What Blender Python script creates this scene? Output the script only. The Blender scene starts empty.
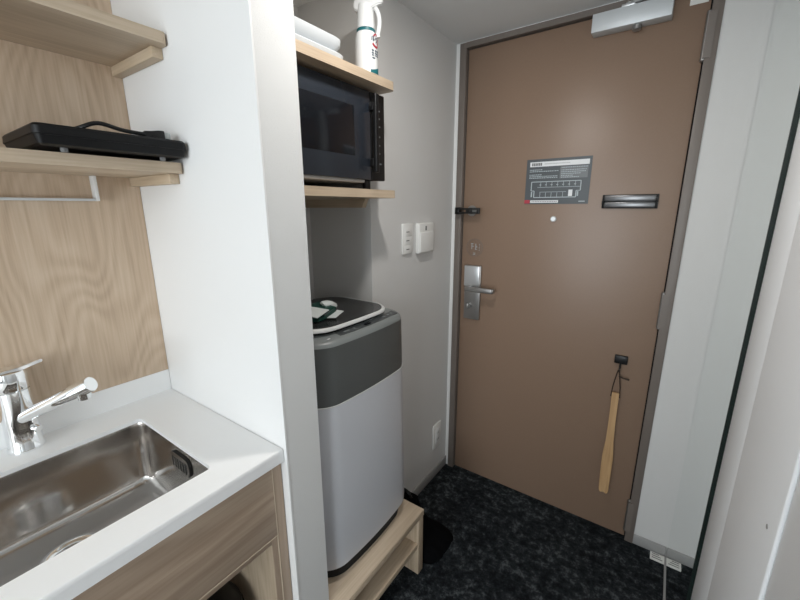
import bpy, bmesh, math, random
from mathutils import Vector, Matrix

random.seed(7)
S = bpy.context.scene
COL = S.collection

# ------------------------------------------------------------------ camera
FPX = 380.2354
YAW, PITCH, ROLL = -0.612582, -0.238636, -0.003418
H = 1.40
fwd = Vector((math.sin(YAW) * math.cos(PITCH), math.cos(YAW) * math.cos(PITCH), math.sin(PITCH)))
rgt = Vector((math.cos(YAW), -math.sin(YAW), 0.0))
upv = rgt.cross(fwd)
r2 = rgt * math.cos(ROLL) + upv * math.sin(ROLL)
u2 = upv * math.cos(ROLL) - rgt * math.sin(ROLL)
cam_d = bpy.data.cameras.new('camera')
cam_d.sensor_fit = 'HORIZONTAL'
cam_d.sensor_width = 36.0
cam_d.lens = FPX / 800.0 * 36.0
cam_d.clip_start = 0.02
cam = bpy.data.objects.new('camera', cam_d)
COL.objects.link(cam)
mw = Matrix.Identity(4)
for i in range(3):
    mw[i][0] = r2[i]; mw[i][1] = u2[i]; mw[i][2] = -fwd[i]
mw[2][3] = H
cam.matrix_world = mw
S.camera = cam

# ------------------------------------------------------------------ light
W = bpy.data.worlds.new('world'); S.world = W
W.use_nodes = True
W.node_tree.nodes['Background'].inputs[0].default_value = (0.80, 0.90, 1.0, 1)
W.node_tree.nodes['Background'].inputs[1].default_value = 1.0

WIN_X0, WIN_X1, WIN_Z0, WIN_Z1, WIN_Y = -0.85, 1.25, 0.45, 2.32, -2.9
ld = bpy.data.lights.new('window_daylight', 'AREA')
ld.shape = 'RECTANGLE'; ld.size = WIN_X1 - WIN_X0; ld.size_y = WIN_Z1 - WIN_Z0
ld.energy = 113.0
ld.color = (0.93, 0.97, 1.0)
lo = bpy.data.objects.new('window_daylight', ld); COL.objects.link(lo)
lo.location = ((WIN_X0 + WIN_X1) / 2, WIN_Y - 0.16, (WIN_Z0 + WIN_Z1) / 2)
lo.rotation_euler = (math.radians(90), 0, 0)   # -Z of the lamp looks to +Y

DOWNLIGHTS = ((-0.43, 0.76, 5.6),)    # x, y, watts of the recessed hall lamps

S.view_settings.view_transform = 'Standard'
S.view_settings.look = 'None'
S.view_settings.exposure = 0.0
S.view_settings.gamma = 1.0
S.view_settings.use_curve_mapping = False
S.cycles.use_denoising = True
S.cycles.max_bounces = 14
S.cycles.diffuse_bounces = 8
S.cycles.glossy_bounces = 6

# ------------------------------------------------------------------ materials
def nmat(name):
    m = bpy.data.materials.new(name); m.use_nodes = True
    return m, m.node_tree, m.node_tree.nodes['Principled BSDF']

def plain(name, col, rough=0.5, metal=0.0, bump=0.0, bscale=200.0, var=0.0, spec=0.5, coat=0.0, emit=None):
    m, nt, b = nmat(name)
    b.inputs['Base Color'].default_value = (*col, 1)
    b.inputs['Roughness'].default_value = rough
    b.inputs['Metallic'].default_value = metal
    b.inputs['Specular IOR Level'].default_value = spec
    b.inputs['Coat Weight'].default_value = coat
    tc = nt.nodes.new('ShaderNodeTexCoord')
    if bump > 0:
        nz = nt.nodes.new('ShaderNodeTexNoise'); nz.inputs['Scale'].default_value = bscale
        nz.inputs['Detail'].default_value = 3
        nt.links.new(tc.outputs['Object'], nz.inputs['Vector'])
        bp = nt.nodes.new('ShaderNodeBump'); bp.inputs['Strength'].default_value = bump
        bp.inputs['Distance'].default_value = 0.002
        nt.links.new(nz.outputs['Fac'], bp.inputs['Height'])
        nt.links.new(bp.outputs['Normal'], b.inputs['Normal'])
    if var > 0:
        nz = nt.nodes.new('ShaderNodeTexNoise'); nz.inputs['Scale'].default_value = bscale * 0.12
        nz.inputs['Detail'].default_value = 5
        nt.links.new(tc.outputs['Object'], nz.inputs['Vector'])
        mx = nt.nodes.new('ShaderNodeMix'); mx.data_type = 'RGBA'
        mx.inputs['A'].default_value = (*[c * (1 - var) for c in col], 1)
        mx.inputs['B'].default_value = (*[min(1, c * (1 + var)) for c in col], 1)
        nt.links.new(nz.outputs['Fac'], mx.inputs['Factor'])
        nt.links.new(mx.outputs['Result'], b.inputs['Base Color'])
    return m

def wood(name, c_dark, c_mid, c_light, grain='z', rough=0.5, band=5.0, fine=55.0, fig=0.45, warp=1.0, off=(0, 0, 0), bump=0.08):
    """Procedural oak; grain = axis the fibres run along (object space)."""
    m, nt, b = nmat(name)
    b.inputs['Roughness'].default_value = rough
    L = nt.links.new
    tc = nt.nodes.new('ShaderNodeTexCoord')
    # slow warp of the coordinates: gives the cathedral figure
    wn = nt.nodes.new('ShaderNodeTexNoise'); wn.inputs['Scale'].default_value = 1.0; wn.inputs['Detail'].default_value = 1.5
    mpw = nt.nodes.new('ShaderNodeMapping'); s = [5.0, 5.0, 5.0]; s['xyz'.index(grain)] = 1.7
    mpw.inputs['Scale'].default_value = s; mpw.inputs['Location'].default_value = off
    L(tc.outputs['Object'], mpw.inputs['Vector']); L(mpw.outputs['Vector'], wn.inputs['Vector'])
    # bands = sine of warp noise
    mul = nt.nodes.new('ShaderNodeMath'); mul.operation = 'MULTIPLY'; mul.inputs[1].default_value = band * 11.0 * warp
    L(wn.outputs['Fac'], mul.inputs[0])
    sn = nt.nodes.new('ShaderNodeMath'); sn.operation = 'SINE'; L(mul.outputs[0], sn.inputs[0])
    # fibres
    fn = nt.nodes.new('ShaderNodeTexNoise'); fn.inputs['Scale'].default_value = 1.0; fn.inputs['Detail'].default_value = 4; fn.inputs['Roughness'].default_value = 0.6
    mpf = nt.nodes.new('ShaderNodeMapping'); s = [fine * 3, fine * 3, fine * 3]; s['xyz'.index(grain)] = fine * 0.09
    mpf.inputs['Scale'].default_value = s
    L(tc.outputs['Object'], mpf.inputs['Vector']); L(mpf.outputs['Vector'], fn.inputs['Vector'])
    # broad tone
    bn = nt.nodes.new('ShaderNodeTexNoise'); bn.inputs['Scale'].default_value = 1.0; bn.inputs['Detail'].default_value = 3
    mpb = nt.nodes.new('ShaderNodeMapping'); s = [16.0, 16.0, 16.0]; s['xyz'.index(grain)] = 1.6
    mpb.inputs['Scale'].default_value = s; mpb.inputs['Location'].default_value = off
    L(tc.outputs['Object'], mpb.inputs['Vector']); L(mpb.outputs['Vector'], bn.inputs['Vector'])
    a1 = nt.nodes.new('ShaderNodeMath'); a1.operation = 'MULTIPLY_ADD'; a1.inputs[1].default_value = fig * 0.18; a1.inputs[2].default_value = 0.0
    L(sn.outputs[0], a1.inputs[0])
    a2 = nt.nodes.new('ShaderNodeMath'); a2.operation = 'MULTIPLY_ADD'; a2.inputs[1].default_value = 0.55
    L(fn.outputs['Fac'], a2.inputs[0]); L(a1.outputs[0], a2.inputs[2])
    a3 = nt.nodes.new('ShaderNodeMath'); a3.operation = 'MULTIPLY_ADD'; a3.inputs[1].default_value = 0.45
    L(bn.outputs['Fac'], a3.inputs[0]); L(a2.outputs[0], a3.inputs[2])
    rp = nt.nodes.new('ShaderNodeValToRGB')
    e = rp.color_ramp.elements
    e[0].position = 0.30; e[0].color = (*c_dark, 1)
    e[1].position = 0.72; e[1].color = (*c_light, 1)
    k = e.new(0.50); k.color = (*c_mid, 1)
    L(a3.outputs[0], rp.inputs['Fac']); L(rp.outputs['Color'], b.inputs['Base Color'])
    if bump > 0:
        bp = nt.nodes.new('ShaderNodeBump'); bp.inputs['Strength'].default_value = bump; bp.inputs['Distance'].default_value = 0.001
        L(fn.outputs['Fac'], bp.inputs['Height']); L(bp.outputs['Normal'], b.inputs['Normal'])
    return m

M = {}
M['wallpaper'] = plain('white_wallpaper', (0.66, 0.655, 0.645), 0.75, bump=0.25, bscale=420)
M['white_panel'] = plain('white_melamine', (0.80, 0.80, 0.795), 0.45)
M['wallpaper_grey'] = plain('woven_wallpaper', (0.70, 0.70, 0.69), 0.8, bump=0.35, bscale=520)
M['ceiling'] = plain('ceiling_paper', (0.76, 0.77, 0.77), 0.85, bump=0.2, bscale=300)
M['baseboard'] = plain('grey_vinyl', (0.33, 0.325, 0.32), 0.55)
M['caulk'] = plain('white_caulk', (0.8, 0.8, 0.79), 0.5)
M['frame_metal'] = plain('taupe_steel', (0.170, 0.143, 0.125), 0.42, bump=0.06, bscale=900)
M['door_leaf'] = plain('bronze_brown_film', (0.240, 0.160, 0.112), 0.37, bump=0.10, bscale=1400, var=0.05)
M['gap'] = plain('black_rubber', (0.008, 0.008, 0.008), 0.8)
M['silver'] = plain('satin_aluminium', (0.66, 0.67, 0.68), 0.33, 0.75)
M['closer'] = plain('silver_paint', (0.62, 0.65, 0.67), 0.45, 0.25)
M['steel_plate'] = plain('brushed_nickel', (0.36, 0.35, 0.34), 0.36, 0.9, bump=0.05, bscale=800)
M['chrome'] = plain('chrome', (0.88, 0.89, 0.90), 0.05, 1.0)
M['black'] = plain('black_plastic', (0.0055, 0.0055, 0.006), 0.40, spec=0.4)
M['cooker'] = plain('cooker_shell', (0.004, 0.004, 0.0045), 0.45, spec=0.25)
M['black_gloss'] = plain('black_gloss', (0.006, 0.007, 0.010), 0.12)
M['black_cloth'] = plain('black_cloth', (0.003, 0.003, 0.0035), 1.0, bump=0.5, bscale=150, spec=0.05)
M['plastic_white'] = plain('white_plastic', (0.78, 0.79, 0.79), 0.38)
M['switch_white'] = plain('switch_plastic', (0.80, 0.80, 0.78), 0.4)
M['flap'] = plain('dark_anodised', (0.16, 0.16, 0.165), 0.3, 0.8)
M['mark'] = plain('grey_print', (0.16, 0.16, 0.16), 0.6)
M['mark_light'] = plain('pale_print', (0.42, 0.43, 0.44), 0.5)
M['stone'] = plain('white_solid_surface', (0.88, 0.885, 0.885), 0.30)
M['steel'] = plain('sink_steel', (0.60, 0.58, 0.56), 0.15, 1.0, bump=0.025, bscale=14)
M['steel_dark'] = plain('drain_steel', (0.42, 0.40, 0.38), 0.25, 1.0)
M['oak'] = wood('pale_oak_laminate', (0.42, 0.325, 0.230), (0.53, 0.42, 0.305), (0.62, 0.51, 0.39), 'y', 0.5, fig=0.25)
M['oak_x'] = wood('pale_oak_across', (0.42, 0.32, 0.22), (0.54, 0.43, 0.305), (0.63, 0.51, 0.385), 'x', 0.5, fig=0.25)
M['oak_z'] = wood('pale_oak_upright', (0.38, 0.29, 0.20), (0.50, 0.40, 0.29), (0.60, 0.49, 0.37), 'z', 0.5, fig=0.25)
M['splash'] = wood('oak_splashback', (0.45, 0.332, 0.232), (0.55, 0.420, 0.303), (0.63, 0.500, 0.378), 'z', 0.42, fig=0.42, band=11.0, off=(0.3, 1.7, 0.2))
M['cab'] = wood('brown_oak_front', (0.345, 0.255, 0.185), (0.420, 0.318, 0.235), (0.50, 0.39, 0.295), 'y', 0.48, fig=0.6, off=(3, 0.4, 1))
M['cab_z'] = wood('brown_oak_stile', (0.33, 0.245, 0.178), (0.40, 0.303, 0.225), (0.46, 0.36, 0.272), 'z', 0.48, fig=0.3)
M['edge_pale'] = plain('pale_edge_band', (0.62, 0.52, 0.40), 0.5)
M['washer_body'] = plain('silver_grey_coat', (0.62, 0.63, 0.665), 0.34, 0.12)
M['washer_grey'] = plain('grey_plastic', (0.085, 0.090, 0.088), 0.36)
M['washer_top'] = plain('light_grey_plastic', (0.185, 0.20, 0.198), 0.36)
M['washer_panel'] = plain('dark_panel', (0.045, 0.05, 0.052), 0.3)
M['lid'] = plain('smoked_lid', (0.022, 0.023, 0.023), 0.22)
M['lid_trim'] = plain('lid_trim', (0.62, 0.63, 0.62), 0.35)
M['sign'] = plain('slate_sign', (0.066, 0.075, 0.083), 0.4)
M['sign_white'] = plain('sign_white', (0.75, 0.76, 0.77), 0.45)
M['sign_grey'] = plain('sign_grey', (0.16, 0.17, 0.18), 0.45)
M['sign_line'] = plain('sign_line', (0.42, 0.47, 0.49), 0.45)
M['red'] = plain('red_print', (0.42, 0.03, 0.05), 0.45)
M['teal'] = plain('teal_print', (0.01, 0.13, 0.15), 0.45)
M['navy'] = plain('navy_print', (0.02, 0.05, 0.09), 0.45)
M['green_bag'] = plain('green_foil', (0.008, 0.045, 0.035), 0.25)
M['white_film'] = plain('white_film', (0.55, 0.58, 0.57), 0.35)
M['bamboo'] = wood('bamboo', (0.36, 0.215, 0.10), (0.48, 0.30, 0.15), (0.57, 0.38, 0.20), 'z', 0.4, fig=0.1)
M['cord'] = plain('brown_cord', (0.03, 0.018, 0.012), 0.8)
M['casing'] = plain('white_casing', (0.88, 0.90, 0.92), 0.5, spec=0.3)
M['bath_door'] = plain('white_bath_door', (0.82, 0.84, 0.86), 0.4)
M['tray'] = plain('white_tray', (0.58, 0.61, 0.63), 0.4)
M['paper'] = plain('paper_tag', (0.75, 0.75, 0.72), 0.6)

def mirror_mat():
    m, nt, b = nmat('mirror_glass')
    b.inputs['Base Color'].default_value = (0.86, 0.90, 0.885, 1)
    b.inputs['Metallic'].default_value = 1.0; b.inputs['Roughness'].default_value = 0.012
    return m
M['mirror'] = mirror_mat()
M['mirror_edge'] = plain('dark_green_glass_edge', (0.004, 0.012, 0.010), 0.12)

def clear_mat(name, tint, w=0.15):
    m, nt, b = nmat(name)
    out = nt.nodes['Material Output']
    tr = nt.nodes.new('ShaderNodeBsdfTransparent'); tr.inputs[0].default_value = (*tint, 1)
    gl = nt.nodes.new('ShaderNodeBsdfGlossy'); gl.inputs['Roughness'].default_value = 0.05
    mx = nt.nodes.new('ShaderNodeMixShader'); mx.inputs[0].default_value = w
    nt.links.new(tr.outputs[0], mx.inputs[1]); nt.links.new(gl.outputs[0], mx.inputs[2]); nt.links.new(mx.outputs[0], out.inputs[0])
    return m
M['clear'] = clear_mat('clear_film', (0.985, 0.985, 0.985), 0.02)
M['pane'] = clear_mat('window_glass', (0.97, 0.98, 0.98), 0.04)

def carpet_mat():
    m, nt, b = nmat('dark_carpet'); L = nt.links.new
    b.inputs['Roughness'].default_value = 0.95; b.inputs['Specular IOR Level'].default_value = 0.1
    tc = nt.nodes.new('ShaderNodeTexCoord')
    n1 = nt.nodes.new('ShaderNodeTexNoise'); n1.inputs['Scale'].default_value = 34; n1.inputs['Detail'].default_value = 8; n1.inputs['Roughness'].default_value = 0.8
    n2 = nt.nodes.new('ShaderNodeTexNoise'); n2.inputs['Scale'].default_value = 7; n2.inputs['Detail'].default_value = 2
    L(tc.outputs['Object'], n1.inputs['Vector']); L(tc.outputs['Object'], n2.inputs['Vector'])
    ad = nt.nodes.new('ShaderNodeMath'); ad.operation = 'MULTIPLY_ADD'; ad.inputs[1].default_value = 0.25
    L(n2.outputs['Fac'], ad.inputs[0]); L(n1.outputs['Fac'], ad.inputs[2])
    rp = nt.nodes.new('ShaderNodeValToRGB'); e = rp.color_ramp.elements
    e[0].position = 0.54; e[0].color = (0.006, 0.007, 0.009, 1)
    e[1].position = 0.78; e[1].color = (0.10, 0.112, 0.118, 1)
    k = e.new(0.66); k.color = (0.022, 0.026, 0.029, 1)
    L(ad.outputs[0], rp.inputs['Fac']); L(rp.outputs['Color'], b.inputs['Base Color'])
    n3 = nt.nodes.new('ShaderNodeTexNoise'); n3.inputs['Scale'].default_value = 380; n3.inputs['Detail'].default_value = 2
    L(tc.outputs['Object'], n3.inputs['Vector'])
    bp = nt.nodes.new('ShaderNodeBump'); bp.inputs['Strength'].default_value = 0.7; bp.inputs['Distance'].default_value = 0.004
    L(n3.outputs['Fac'], bp.inputs['Height']); L(bp.outputs['Normal'], b.inputs['Normal'])
    return m
M['carpet'] = carpet_mat()

# ------------------------------------------------------------------ mesh helpers
def box(bm, x0, x1, y0, y1, z0, z1, bev=0.0, seg=2):
    x0, x1 = sorted((x0, x1)); y0, y1 = sorted((y0, y1)); z0, z1 = sorted((z0, z1))
    g = bmesh.ops.create_cube(bm, size=1.0)
    for v in g['verts']:
        v.co = Vector(((x0 + x1) / 2 + v.co.x * (x1 - x0), (y0 + y1) / 2 + v.co.y * (y1 - y0), (z0 + z1) / 2 + v.co.z * (z1 - z0)))
    if bev > 0:
        es = list({e for v in g['verts'] for e in v.link_edges})
        bmesh.ops.bevel(bm, geom=es, offset=bev, segments=seg, profile=0.5, affect='EDGES')
    return bm

def loft(bm, rings, cap0=True, cap1=True):
    vr = [[bm.verts.new(p) for p in r] for r in rings]
    n = len(vr[0])
    for a, b in zip(vr, vr[1:]):
        for i in range(n):
            bm.faces.new((a[i], a[(i + 1) % n], b[(i + 1) % n], b[i]))
    if cap0: bm.faces.new(list(reversed(vr[0])))
    if cap1: bm.faces.new(vr[-1])
    return bm

def rrect(cu, cv, hu, hv, r, n=6, bulge=0.0):
    """rounded rectangle outline in (u,v); bulge pushes the +u side outwards."""
    r = min(r, hu * 0.999, hv * 0.999); out = []
    for su, sv, a0 in ((1, 1, 0), (-1, 1, 90), (-1, -1, 180), (1, -1, 270)):
        for k in range(n + 1):
            a = math.radians(a0 + 90.0 * k / n)
            out.append((cu + su * (hu - r) + r * math.cos(a), cv + sv * (hv - r) + r * math.sin(a)))
    # densify straight sides
    res = []
    for i, p in enumerate(out):
        q = out[(i + 1) % len(out)]
        res.append(p)
        if i % (n + 1) == n:
            for k in range(1, 6): res.append((p[0] + (q[0] - p[0]) * k / 6, p[1] + (q[1] - p[1]) * k / 6))
    if bulge:
        res = [(u + bulge * max(0.0, (u - cu) / hu) * (1 - ((v - cv) / hv) ** 2), v) for u, v in res]
    return res

def tube(bm, pts, rad, n=10, caps=True):
    pts = [Vector(p) for p in pts]
    if not isinstance(rad, (list, tuple)): rad = [rad] * len(pts)
    rings = []; prev = None
    for i, p in enumerate(pts):
        t = (pts[min(i + 1, len(pts) - 1)] - pts[max(i - 1, 0)]).normalized()
        if prev is None:
            a = Vector((0, 0, 1)) if abs(t.z) < 0.9 else Vector((1, 0, 0))
            nrm = t.cross(a).normalized()
        else:
            nrm = (prev - t * prev.dot(t)).normalized()
        prev = nrm; bn = t.cross(nrm)
        rings.append([p + (nrm * math.cos(2 * math.pi * k / n) + bn * math.sin(2 * math.pi * k / n)) * rad[i] for k in range(n)])
    return loft(bm, rings, caps, caps)

def lathe(bm, c, prof, n=24, caps=True):
    """prof: list of (radius, z) ; axis z through c."""
    rings = [[Vector((c[0] + r * math.cos(2 * math.pi * k / n), c[1] + r * math.sin(2 * math.pi * k / n), c[2] + z)) for k in range(n)] for r, z in prof]
    return loft(bm, rings, caps, caps)

def prism(bm, pts, axis, a0, a1):
    """polygon pts in the plane normal to axis, extruded a0..a1."""
    def mk(p, a):
        return {'x': (a, p[0], p[1]), 'y': (p[0], a, p[1]), 'z': (p[0], p[1], a)}[axis]
    return loft(bm, [[Vector(mk(p, a0)) for p in pts], [Vector(mk(p, a1)) for p in pts]])

def catmull(pts, k=6):
    P = [Vector(p) for p in pts]; P = [P[0] * 2 - P[1]] + P + [P[-1] * 2 - P[-2]]; out = []
    for i in range(1, len(P) - 2):
        for j in range(k):
            t = j / k
            out.append(0.5 * ((2 * P[i]) + (P[i + 1] - P[i - 1]) * t + (2 * P[i - 1] - 5 * P[i] + 4 * P[i + 1] - P[i + 2]) * t * t + (3 * P[i] - P[i - 1] - 3 * P[i + 1] + P[i + 2]) * t ** 3))
    out.append(P[-2]); return out

def obj(name, bm, mat, parent=None, smooth=False, angle=35):
    bmesh.ops.recalc_face_normals(bm, faces=bm.faces[:])
    me = bpy.data.meshes.new(name); bm.to_mesh(me); bm.free()
    me.materials.append(M[mat] if isinstance(mat, str) else mat)
    if smooth:
        for p in me.polygons: p.use_smooth = True
        me.set_sharp_from_angle(angle=math.radians(angle))
    o = bpy.data.objects.new(name, me); COL.objects.link(o)
    if parent is not None:
        o.parent = parent
        o.matrix_parent_inverse = ROOTLOC.get(parent.name, Matrix.Identity(4))
    return o

ROOTLOC = {}
def B(): return bmesh.new()
def bx(name, mat, dims, parent=None, bev=0.0, seg=2):
    return obj(name, box(B(), *dims, bev, seg), mat, parent, smooth=bev > 0)
def tag(o, label, cat, group=None):
    o['label'] = label; o['category'] = cat
    if group: o['group'] = group
    return o
def thing(name, label, cat, loc=(0, 0, 0), group=None):
    o = bpy.data.objects.new(name, None); COL.objects.link(o); o.location = loc
    o.empty_display_size = 0.05
    ROOTLOC[o.name] = Matrix.Translation(-Vector(loc))
    if label: tag(o, label, cat, group)
    return o
def structure(o, label=None):
    o['kind'] = 'structure'
    if label: o['label'] = label
    return o

# ------------------------------------------------------------------ measures (metres)
YD = 1.68            # door plane
CZ = 2.085           # hall ceiling
XL = -0.866          # left hall wall
XR = 0.168           # right hall wall
YK, YN, XP = 0.485, 0.588, -0.668     # partition: kitchen face, niche face, end
XB = -1.22           # kitchen back wall
XNB = -1.176         # niche back
YNE = 1.056          # niche far side
ROOM_Y = -0.75       # where the hall opens into the room
RX1 = 1.75           # room right wall

# ------------------------------------------------------------------ setting
structure(bx('floor', 'carpet', (-1.5, RX1 + 0.2, WIN_Y - 0.2, YD + 0.25, -0.06, 0.0)), 'black and grey mottled carpet floor')
structure(bx('ceiling', 'ceiling', (-1.5, XR + 0.3, ROOM_Y, YD + 0.12, CZ, CZ + 0.08)), 'pale grey papered ceiling over the entrance')
structure(bx('ceiling_room', 'ceiling', (-1.5, RX1 + 0.2, WIN_Y - 0.2, ROOM_Y, 2.40, 2.48)), 'white ceiling of the room behind')
structure(bx('wall_bulkhead', 'wallpaper', (-1.3, RX1 + 0.05, ROOM_Y, ROOM_Y + 0.06, CZ + 0.081, 2.399)))
# left wall: block that carries the switches, from the niche to the door
structure(bx('wall_left', 'wallpaper', (XL - 0.47, XL, YNE, YD + 0.06, 0.0, CZ)), 'off white papered wall with switches')
structure(bx('wall_niche_back', 'wallpaper', (XNB - 0.16, XNB, YN, YNE, 0.0, CZ)), 'back wall of the washing machine niche')
structure(bx('wall_kitchen', 'white_panel', (XB - 0.12, XB - 0.012, ROOM_Y, YK, 0.0, CZ)), 'wall behind the kitchen splashback')
structure(bx('wall_room_left', 'wallpaper', (XB - 0.12, XB - 0.012, WIN_Y, ROOM_Y, 0.0, 2.40)))
part_root = thing('wall_partition', None, None, (XP, YK, 0)); structure(part_root, 'white partition between kitchen and washing machine niche')
bx('partition_core', 'wallpaper_grey', (XB - 0.1, XP, YK + 0.004, YN, 0.0, CZ), part_root)
bx('kitchen_side_panel', 'white_panel', (XB - 0.1, XP + 0.001, YK, YK + 0.004, 0.0, CZ), part_root)
# end wall around the entrance door
structure(bx('wall_end_right', 'wallpaper', (0.043, XR + 0.1, YD - 0.012, YD + 0.1, 0.0, CZ)), 'white wall strip beside the entrance door')
structure(bx('wall_end_left', 'caulk', (XL, -0.846, YD - 0.012, YD + 0.1, 0.0, CZ)), 'narrow white wall strip left of the door frame')
structure(bx('trim_ceiling_line', 'caulk', (-0.846, 0.043, YD - 0.014, YD + 0.08, CZ - 0.004, CZ)))
structure(bx('wall_right', 'wallpaper', (XR, XR + 0.06, 1.049, YD + 0.1, 0.0, CZ)), 'right wall behind the mirror')
structure(bx('wall_right_near', 'wallpaper', (XR + 0.03, XR + 0.09, ROOM_Y, -0.35, 0.0, CZ)))
structure(bx('wall_room_front', 'wallpaper', (XR + 0.03, RX1, ROOM_Y, ROOM_Y + 0.06, 0.0, CZ + 0.08)))
structure(bx('wall_room_right', 'wallpaper', (RX1, RX1 + 0.08, WIN_Y, ROOM_Y + 0.06, 0.0, 2.40)))
# window wall
bmw = B()
box(bmw, XB - 0.12, WIN_X0, WIN_Y - 0.12, WIN_Y, 0, 2.4); box(bmw, WIN_X1, RX1 + 0.08, WIN_Y - 0.12, WIN_Y, 0, 2.4)
box(bmw, WIN_X0, WIN_X1, WIN_Y - 0.12, WIN_Y, 0, WIN_Z0); box(bmw, WIN_X0, WIN_X1, WIN_Y - 0.12, WIN_Y, WIN_Z1, 2.4)
structure(obj('wall_window', bmw, 'wallpaper'))
w1 = thing('window_1', None, None, (0.2, WIN_Y, WIN_Z0)); structure(w1, 'room window with daylight')
bmw = B()
for a, b in ((WIN_X0, WIN_X0 + 0.04), (WIN_X1 - 0.04, WIN_X1), (0.18, 0.22)): box(bmw, a, b, WIN_Y - 0.07, WIN_Y - 0.03, WIN_Z0, WIN_Z1)
for a, b in ((WIN_Z0, WIN_Z0 + 0.04), (WIN_Z1 - 0.04, WIN_Z1)): box(bmw, WIN_X0, WIN_X1, WIN_Y - 0.068, WIN_Y - 0.032, a, b)
obj('window_frame', bmw, 'silver', w1)
bx('window_pane', 'pane', (WIN_X0 + 0.04, 0.18, WIN_Y - 0.052, WIN_Y - 0.048, WIN_Z0 + 0.04, WIN_Z1 - 0.04), w1)
bx('window_pane', 'pane', (0.22, WIN_X1 - 0.04, WIN_Y - 0.052, WIN_Y - 0.048, WIN_Z0 + 0.04, WIN_Z1 - 0.04), w1)
# recessed lamps in the hall ceiling
M['lamp_disc'] = plain('frosted_lamp', (0.9, 0.9, 0.88), 0.5)
M['lamp_disc'].node_tree.nodes['Principled BSDF'].inputs['Emission Color'].default_value = (1.0, 0.96, 0.90, 1)
M['lamp_disc'].node_tree.nodes['Principled BSDF'].inputs['Emission Strength'].default_value = 6.0
for k, (lx, ly, watts) in enumerate(DOWNLIGHTS):
    t = thing('downlight', 'round recessed downlight in the ceiling in front of the niche', 'lamp', (lx, ly, CZ))
    bm = B(); lathe(bm, (lx, ly, CZ), [(0.062, -0.0002), (0.060, -0.004), (0.050, -0.005), (0.047, -0.0005)], 32, False); obj('lamp_ring', bm, 'plastic_white', t, True)
    bm = B(); lathe(bm, (lx, ly, CZ), [(0.0465, -0.0004), (0.0465, -0.0016)], 32); obj('lamp_disc', bm, 'lamp_disc', t, True)
    dl = bpy.data.lights.new('downlight_glow', 'AREA'); dl.shape = 'DISK'; dl.size = 0.09; dl.energy = watts; dl.color = (1.0, 0.965, 0.92)
    do = bpy.data.objects.new('downlight_glow', dl); COL.objects.link(do); do.location = (lx, ly, CZ - 0.006)
# baseboards
structure(bx('baseboard_left', 'baseboard', (XL, XL + 0.006, YNE, YD - 0.012, 0.0, 0.052), bev=0.002), 'grey vinyl baseboard under the switches')
structure(bx('baseboard_end', 'baseboard', (0.043, XR - 0.009, YD - 0.018, YD - 0.012, 0.0, 0.046), bev=0.002), 'grey vinyl baseboard beside the door frame')

# ------------------------------------------------------------------ entrance door
d1 = thing('door_1', None, None, (-0.40, YD, 0)); structure(d1, 'brown steel entrance door in a taupe frame')
DX0, DX1, DZ1 = -0.812, 0.009, 2.056
bmf = B()
box(bmf, -0.846, DX0 - 0.004, YD - 0.020, YD + 0.08, 0.0, CZ - 0.004, 0.0015)
box(bmf, DX1 + 0.004, 0.043, YD - 0.020, YD + 0.08, 0.0, CZ - 0.004, 0.0015)
box(bmf, DX0 - 0.004, DX1 + 0.004, YD - 0.0198, YD + 0.08, DZ1 + 0.004, CZ - 0.004)
obj('door_frame', bmf, 'frame_metal', d1, True)
bmf = B()
box(bmf, DX0 - 0.004, DX1 + 0.004, YD + 0.012, YD + 0.07, 0.0, DZ1 + 0.004)
obj('door_gasket', bmf, 'gap', d1)
leaf = bx('door_leaf', 'door_leaf', (DX0, DX1, YD, YD + 0.04, 0.006, DZ1), d1, 0.0015)
# hinges
for z0, z1 in ((1.852, 1.99), (0.957, 1.092), (0.045, 0.195)):
    bm = B(); lathe(bm, (DX1 + 0.001, YD - 0.010, z0), [(0.004, -0.004), (0.008, 0.0), (0.008, z1 - z0), (0.004, z1 - z0 + 0.004)], 14)
    hg = obj('hinge', bm, 'steel_plate', d1, True)
    bx('hinge_leaf', 'frame_metal', (DX1 - 0.001, DX1 + 0.020, YD - 0.0235, YD - 0.019, z0 + 0.004, z1 - 0.004), hg)
# lock: escutcheon, lever, thumb turn
bm = box(B(), -0.788, -0.706, YD - 0.014, YD, 0.866, 1.132, 0.004)
lk = obj('lock_plate', bm, 'steel_plate', d1, True)
bx('reader_cover', 'silver', (-0.786, -0.708, YD - 0.026, YD - 0.013, 1.032, 1.131), lk, 0.004)
bm = B(); tube(bm, [(-0.752, YD - 0.012, 1.026), (-0.752, YD - 0.058, 1.026)], 0.012, 14)
box(bm, -0.765, -0.626, YD - 0.066, YD - 0.050, 1.014, 1.038, 0.006, 3)
box(bm, -0.638, -0.624, YD - 0.062, YD - 0.034, 1.015, 1.036, 0.004, 2)
obj('lever', bm, 'steel_plate', lk, True)
bm = B(); tube(bm, [(-0.760, YD - 0.012, 0.935), (-0.760, YD - 0.022, 0.935)], 0.016, 18)
box(bm, -0.766, -0.754, YD - 0.040, YD - 0.020, 0.922, 0.950, 0.003)
obj('thumb_turn', bm, 'steel_plate', lk, True)
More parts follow.
